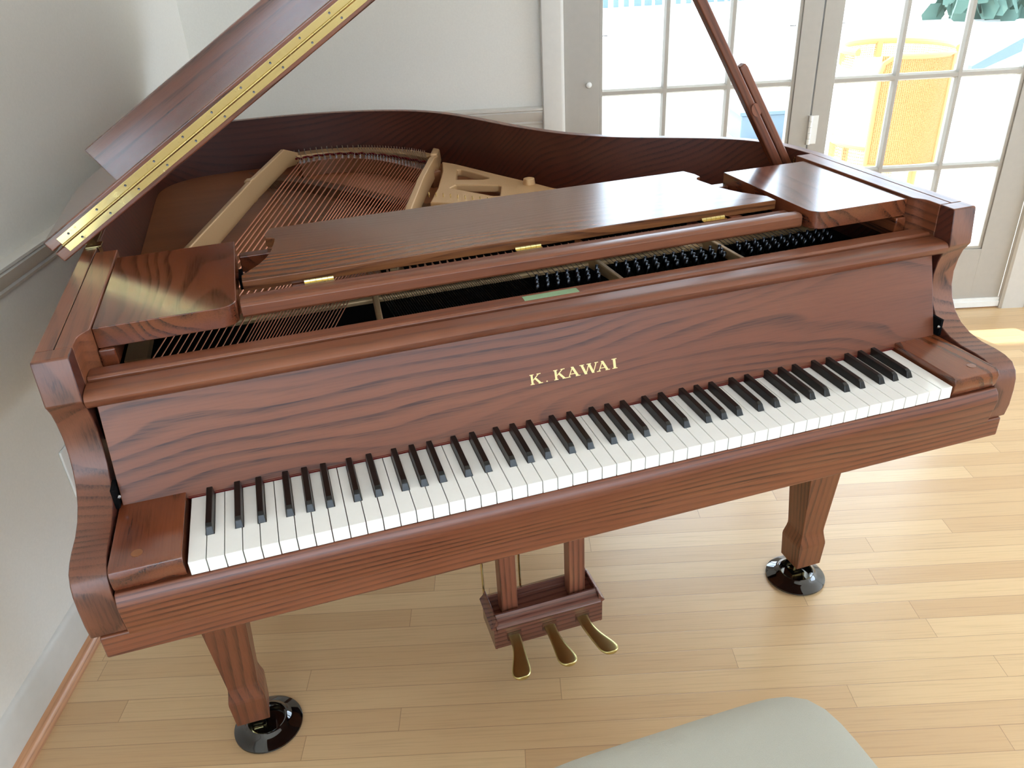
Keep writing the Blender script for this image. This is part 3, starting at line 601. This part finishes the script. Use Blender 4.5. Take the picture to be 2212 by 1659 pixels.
# braided cloth ribbon under the tails
rb = [((a + b) / 2) for a, b in zip(ho, hi)]
bm = B(); pth = [lerp(along(brp, i / 40), along(hi, i / 40).to_3d(), 0.55) for i in range(41)]
tube(bm, [(p.x, p.y + 0.004 * math.sin(i * 2.4), 0.866 + 0.002 * math.sin(i * 2.1)) for i, p in enumerate(pth)], 0.0032, 6); obj('listing_cloth', bm, M['red'], piano)
# crossing plain strings below the bass strings
plain_s = B()
for i in range(66):
    s_ = i / 65; f_ = Vector((lerp(0.16, 1.18, s_ ** 0.9), 0, 0)); tpt = along([Vector(v_) for v_ in [(0.16, 1.52, 0), (0.28, 1.42, 0), (0.42, 1.22, 0), (0.56, 0.99, 0), (0.72, 0.82, 0), (0.90, 0.68, 0), (1.08, 0.56, 0), (1.20, 0.50, 0)]], s_)
    x_n = lerp(0.34, 1.27, s_)
    for dx in (-0.0035, 0, 0.0035): tube(plain_s, [(x_n + dx, 0.53, 0.852), (tpt.x + dx, tpt.y, 0.852), (tpt.x + dx - 0.02, tpt.y + 0.07, 0.850)], 0.0005, 3)
o = obj('plain_string', plain_s, M['wire'], piano); o['kind'] = 'stuff'
for i in range(10):
    s_ = i / 9; p = Vector((lerp(0.565, 0.70, s_), lerp(1.04, 0.915, s_), 0.868)); bm = B(); tube(bm, [p - Vector((0, 0, 0.004)), p + Vector((0, 0.001, 0.009))], 0.0014, 6); obj('hitch_pin', bm, M['brass'], web)
# front ends of the strings, dampers, tuning pins in the dark gap behind the front rail
fs = B()
for i in range(60):
    s_ = i / 59; x_ = lerp(0.355, 0.62, s_); tube(fs, [(x_ + 0.008, 0.39, 0.845), (x_ - 0.003, 0.52, 0.852)], 0.0006, 4)
o = obj('front_string', fs, M['dsteel'], piano); o['kind'] = 'stuff'
for xa, xb in ((0.332, 0.345), (0.800, 0.775), (1.060, 1.030)): strut([(xa, 0.36), (xb, 0.53)], 0.011, 0.83, [0.846, 0.862])
for i in range(58):
    s_ = i / 57; x_ = lerp(0.372, 1.22, s_)
    if abs(x_ - 0.775) < 0.012 or abs(x_ - 1.035) < 0.012: continue
    obj('damper', box(B(), x_ - 0.0042, x_ + 0.0042, 0.556, 0.606, 0.868, 0.900), M['felt_and_shade'], piano, 0.001, smooth=False)
for i in range(28):
    x_ = 0.012 + i * 0.0125; obj('damper', box(B(), x_ - 0.004, x_ + 0.004, 0.560, 0.610, 0.880, 0.903), M['felt_and_shade'], piano, 0.001, smooth=False)
# tuning pins: the hundred that show most, the rest as one
pin = B(); tube(pin, [(0, 0, 0), (0, -0.004, 0.026)], 0.0032, 8); bmesh.ops.recalc_face_normals(pin, faces=pin.faces); me_p = D.meshes.new('tuning_pin'); pin.to_mesh(me_p); pin.free(); me_p.materials.append(M['dsteel'])
for p_ in me_p.polygons: p_.use_smooth = True
n_ = 0; x_ = 0.632
while x_ < 1.27 and n_ < 99:
    for r_ in range(3):
        xx = x_ + 0.006 * r_
        if min(abs(xx - 0.79), abs(xx - 1.05)) < 0.016: continue
        add_part('tuning_pin', me_p, piano, (xx, 0.415 + 0.020 * r_, 0.834)); n_ += 1
    x_ += 0.0205
ag = B()
for i in range(60):
    xx = 0.64 + i * 0.0103
    if min(abs(xx - 0.775), abs(xx - 1.03)) < 0.014: continue
    tube(ag, [(xx + 0.002, 0.47, 0.846), (xx - 0.002, 0.53, 0.852)], 0.0006, 4)
o = obj('treble_front_string', ag, M['dsteel'], piano); o['kind'] = 'stuff'
obj('gold_plate_corner', box(B(), -0.085, -0.050, 0.40, 0.50, 0.835, 0.850), M['gold'], plate)

# lid: main panel tilted about the bass edge, front flap folded back on it
LA = math.radians(32.1)
U = Vector((math.cos(LA), 0, math.sin(LA))); N = Vector((-math.sin(LA), 0, math.cos(LA))); LO = Vector((-0.1746, 0.615, 0.960))
LM = Matrix(((U.x, 0, N.x, LO.x), (U.y, 1, N.y, LO.y), (U.z, 0, N.z, LO.z), (0, 0, 0, 1)))     # local x = across, y = to the tail, z = thickness
lo_ = offset(rim, -0.010); lp = [(p.x - (X0 - 0.010), p.y - 0.615) for p in lo_ if p.y > 0.63]
LW_ = X1 - X0 + 0.02
outl = [(LW_, 0.0)] + lp + [(0.0, 0.0)]
lid = obj('lid', prism(B(), outl, 0, 0.0205, 'z'), M['wood_lid'], piano, 0.003, 3, tf=LM)
FD = 0.385
fl = [(0, 0), (LW_, 0), (LW_, FD - 0.03), (LW_ - 0.008, FD - 0.010), (LW_ - 0.035, FD), (0.035, FD), (0.008, FD - 0.010), (0, FD - 0.03)]
flap = obj('lid_flap', prism(B(), fl, 0.0245, 0.0456, 'z'), M['wood_lid'], lid, 0.003, 3, tf=LM)
obj('flap_lip', box(B(), 0.082, LW_ - 0.082, 0.338, 0.360, 0.0400, 0.0920), M['wood_lid'], flap, 0.0015, tf=LM)
hl = 0.0225
bm = B(); box(bm, hl, LW_ - hl, -0.0014, 0.0002, 0.0245, 0.0372); up = obj('hinge_leaf', bm, M['brass'], flap, 0.0003, tf=LM)
bm = B(); box(bm, hl, LW_ - hl, -0.0014, 0.0002, 0.0080, 0.0200); lw_ = obj('hinge_leaf', bm, M['brass'], lid, 0.0003, tf=LM)
kn = B(); k_ = 0
xk = hl
while xk < LW_ - hl - 0.02:
    tube(kn, [(xk, -0.0035, 0.0225), (xk + 0.0186, -0.0035, 0.0225)], 0.0023, 8); xk += 0.0190
obj('hinge_knuckle', kn, M['brass'], lid, tf=LM)
xk = hl + 0.022
while xk < LW_ - hl:
    for zz, par, dx in ((0.0315, flap, 0), (0.0135, lid, 0.012)):
        bm = B(); lathe(bm, [(0.0, 0), (0.0021, 0), (0.0021, 0.0009), (0.0012, 0.0004), (0, 0.0004)], n=10, fn=lambda p: Vector((xk + dx + p.x, -0.0014 - p.z, zz + p.y)))
        obj('hinge_screw', bm, M['dsteel'], par, tf=LM)
    xk += 0.0655
# butt hinge of the lid on the bass side
bm = B(); tube(bm, [(X0 - 0.004, 0.665, TOP + 0.004), (X0 - 0.004, 0.745, TOP + 0.004)], 0.005, 10); box(bm, X0, X0 + 0.020, 0.665, 0.745, TOP, TOP + 0.002)
lh = obj('lid_hinge', bm, M['brass'], piano, 0.0005)
bm = B(); box(bm, X0 + 0.004, X0 + 0.030, 0.640, 0.668, TOP, TOP + 0.0025); box(bm, X0 + 0.024, X0 + 0.026, 0.640, 0.668, TOP - 0.02, TOP); obj('lid_hinge', bm, M['brass'], piano, 0.0005)

# lid prop
PB_ = Vector((1.3100, 0.6616, 0.9296)); PL = Matrix(((U.x, 0, N.x, PB_.x), (0, 1, 0, PB_.y), (U.z, 0, N.z, PB_.z), (0, 0, 0, 1)))
lid_h = ((LO - PB_).dot(N)) - 0.001          # distance along N to the underside of the lid
def stick(x0, x1, y0, y1, z0, z1, taper=1.0):
    bm_ = B(); r_ = []
    for z_ in (z0, z0 + 0.01, (z0 + z1) / 2, z1 - 0.01, z1):
        f = 0.82 if z_ in (z0, z1) else 1.0; cx_, cy_ = (x0 + x1) / 2, (y0 + y1) / 2
        r_.append([(cx_ + (x - cx_) * f, cy_ + (y - cy_) * f, z_) for x, y in ((x0, y0), (x1, y0), (x1, y1), (x0, y1))])
    return loft(bm_, r_)
prop = obj('lid_prop', stick(-0.0175, 0.0025, -0.011, 0.011, -0.03, lid_h), M['wood_prop'], piano, 0.003, 3, tf=PL)
obj('short_prop', stick(0.0037, 0.0215, -0.011, 0.011, -0.03, 0.268), M['wood_prop'], prop, 0.003, 3, tf=PL)
bm = B(); lathe(bm, [(0, 0), (0.0105, 0), (0.0105, 0.003), (0, 0.003)], n=18, fn=lambda p: Vector((-0.003 + p.x, -0.011 - p.z, 0.168 + p.y * 1.5))); obj('prop_button', bm, M['wood_lyre'], prop, tf=PL)
bm = B(); tube(bm, [(0.017, -0.004, -0.022), (0.026, -0.006, -0.012), (0.028, -0.008, 0.004), (0.034, -0.008, 0.010)], 0.0015, 6); obj('prop_spring', bm, M['brass'], prop, tf=PL)
bm = B(); tube(bm, [(1.325, 0.645, 0.905), (1.3445, 0.650, 0.905)], 0.006, 10); obj('prop_pivot', bm, M['steel'], piano)

# legs with casters
def leg(cx, cy, name='leg'):
    prof_ = [(0.054, 0.600), (0.0505, 0.50), (0.0295, 0.160), (0.0295, 0.152), (0.0310, 0.142), (0.0350, 0.122), (0.0355, 0.115), (0.0325, 0.052)]
    rings = [[(cx - r_, cy - r_, z_), (cx + r_, cy - r_, z_), (cx + r_, cy + r_, z_), (cx - r_, cy + r_, z_)] for r_, z_ in reversed(prof_)]
    l_ = obj(name, loft(B(), rings), M['wood_leg'], piano, 0.0012, smooth=False)
    bm_ = B(); lathe(bm_, [(0, 0), (0.022, 0), (0.022, 0.004), (0.012, 0.006), (0.012, 0.010), (0, 0.010)], (cx, cy, 0.043), 20)
    box(bm_, cx - 0.017, cx - 0.011, cy - 0.004, cy + 0.030, 0.018, 0.046); box(bm_, cx + 0.011, cx + 0.017, cy - 0.004, cy + 0.030, 0.018, 0.046)
    cs = obj('caster', bm_, M['brass'], l_, 0.0005)
    bm_ = B(); tube(bm_, [(cx - 0.009, cy + 0.012, 0.0265), (cx + 0.009, cy + 0.012, 0.0265)], 0.0155, 24); obj('caster_wheel', bm_, M['brass'], cs)
    return l_
LEGS = ((C - 0.6545, 0.342), (C + 0.6545, 0.342), (0.30, 1.55))
for q in LEGS: leg(*q)
cupm = [(0.0, 0.0), (0.060, 0.0), (0.068, 0.001), (0.0705, 0.004), (0.0700, 0.007), (0.064, 0.0105), (0.052, 0.0150), (0.0455, 0.0185), (0.0425, 0.0225), (0.0395, 0.0240), (0.0365, 0.0225), (0.0345, 0.0160), (0.0335, 0.0110), (0.0, 0.0108)]
LBL = ('round glossy black caster cup under the left front piano leg', 'round glossy black caster cup under the right front piano leg', 'round glossy black caster cup under the rear piano leg at the tail')
for (cx, cy), lb in zip(LEGS, LBL):
    bm = B(); lathe(bm, cupm, n=56)
    off_ = (0.022 if cx < 0.2 else -0.012 if cx > 1 else 0.0)
    o = obj('caster_cup', bm, M['black_gloss'], None, tf=Matrix.Translation((cx + off_, cy + (-0.006 if cx != 0.30 else 0.012), 0))); tag(o, lb, 'caster cup', 'caster cups under the piano legs')

# pedal lyre
LC = 0.6005
prof = [(0.318, 0.058), (0.3155, 0.060), (0.3155, 0.116), (0.3110, 0.1175), (0.3095, 0.121), (0.3115, 0.1245), (0.322, 0.130), (0.331, 0.138), (0.334, 0.1415), (0.338, 0.1415), (0.338, 0.124), (0.392, 0.124), (0.392, 0.1415), (0.396, 0.1415), (0.399, 0.138), (0.408, 0.130), (0.418, 0.1245), (0.420, 0.121), (0.4185, 0.1175), (0.414, 0.116), (0.414, 0.058)]
rings = []
lyre = obj('pedal_lyre', prism(B(), prof, LC - 0.121, LC + 0.121, 'x'), M['wood_lyrebox'], piano, 0.001)
for sgn in (-1, 1):
    e = LC + sgn * 0.121
    side = [(0, 0.058), (sgn * 0.0055, 0.060), (sgn * 0.0055, 0.116), (sgn * 0.0105, 0.1185), (sgn * 0.0115, 0.1215), (sgn * 0.009, 0.1245), (sgn * 0.003, 0.131), (-sgn * 0.001, 0.1415), (-sgn * 0.004, 0.1415), (-sgn * 0.004, 0.124)]
    obj('box_end', prism(B(), [(e + u, v_) for u, v_ in side], 0.3155, 0.4140, 'y'), M['wood_lyrebox'], lyre, 0.001)
    pa, pb = LC + sgn * 0.0605, LC + sgn * 0.0975
    po = obj('lyre_post', box(B(), min(pa, pb), max(pa, pb), 0.3475, 0.381, 0.121, 0.602), M['wood_lyre'], lyre, 0.002)
for xx, yy in ((LC - 0.117, 0.430), (LC - 0.030, 0.430), (LC + 0.052, 0.43)):
    if xx > LC: continue
    obj('pedal_rod', tube(B(), [(xx, yy, 0.10), (xx, yy, 0.60)], 0.0028, 8), M['brass'], lyre)
def pedal(x, side, lead):
    """outline widens into a rounded toe, curving to its side"""
    cen = [(0.0, 0.345), (0.0, 0.318), (0.0, 0.300), (0.001, 0.285), (0.004, 0.266), (0.008, 0.249), (0.0115, 0.234), (0.0135, 0.222), (0.014, 0.213), (0.014, 0.2085)]
    hw = [0.0135, 0.0135, 0.0132, 0.0132, 0.0150, 0.0185, 0.0218, 0.0222, 0.0165, 0.0075]; zz = [0.088, 0.086, 0.085, 0.083, 0.080, 0.077, 0.0745, 0.073, 0.0725, 0.0725]
    rings = []
    for (dx, y_), h_, z_ in zip(cen, hw, zz):
        cx_ = x + dx * side; yy = y_ 
        ring = []
        for k_ in range(12):
            a = 2 * math.pi * k_ / 12; ring.append((cx_ + h_ * math.cos(a), yy, z_ + (0.0055 if h_ > 0.007 else 0.003) * math.copysign(abs(math.sin(a)) ** 0.6, math.sin(a))))
        rings.append(ring)
    o_ = obj('pedal', loft(B(), rings), M['pedal'], lyre); md = o_.modifiers.new('sub', 'SUBSURF'); md.levels = 2; md.render_levels = 2
    return o_
for x_, s_ in ((LC - 0.082, -1.0), (LC, 0.65), (LC + 0.078, 1.9)):
    pedal(x_ , s_, 0)
    obj('pedal_slot', box(B(), x_ - 0.0165, x_ + 0.0165, 0.3148, 0.3165, 0.0760, 0.0990), M['wood_inner'], lyre, smooth=False)

# ------------------------------------------------------------------ stool
stl = thing('piano_stool', 'square padded piano stool upholstered in cream linen in front of the keyboard', 'stool', (0.560, -0.50, 0))
def cushion(cx, cy, hx, hy, z0, z1, r):
    rings = []
    for s_, zf_ in ((0.975, 0.0), (1.0, 0.18), (1.0, 0.45), (0.992, 0.68), (0.965, 0.86), (0.90, 0.955), (0.75, 0.992), (0.45, 1.004), (0.08, 1.007)):
        ring = []
        for k_ in range(72):
            a = 2 * math.pi * k_ / 72; n_ = 7.0
            c_, d_ = math.cos(a), math.sin(a); q = (abs(c_) ** n_ + abs(d_) ** n_) ** (-1 / n_)
            ring.append((cx + hx * s_ * q * c_, cy + hy * s_ * q * d_, z0 + (z1 - z0) * zf_))
        rings.append(ring)
    return loft(B(), rings)
obj('cushion', cushion(0.560, -0.50, 0.236, 0.232, 0.425, 0.502, 0.05), M['cloth'], stl)
obj('seat_frame', box(B(), 0.345, 0.775, -0.712, -0.288, 0.375, 0.427), M['oakfoot'], stl, 0.004)
for x_ in (0.37, 0.75):
    for y_ in (-0.685, -0.315):
        rings = [[(x_ + a * r_, y_ + b * r_, z_) for a, b in ((-1, -1), (1, -1), (1, 1), (-1, 1))] for r_, z_ in ((0.014, 0.0), (0.021, 0.376))]
        obj('leg', loft(B(), rings), M['oakfoot'], stl, 0.002)
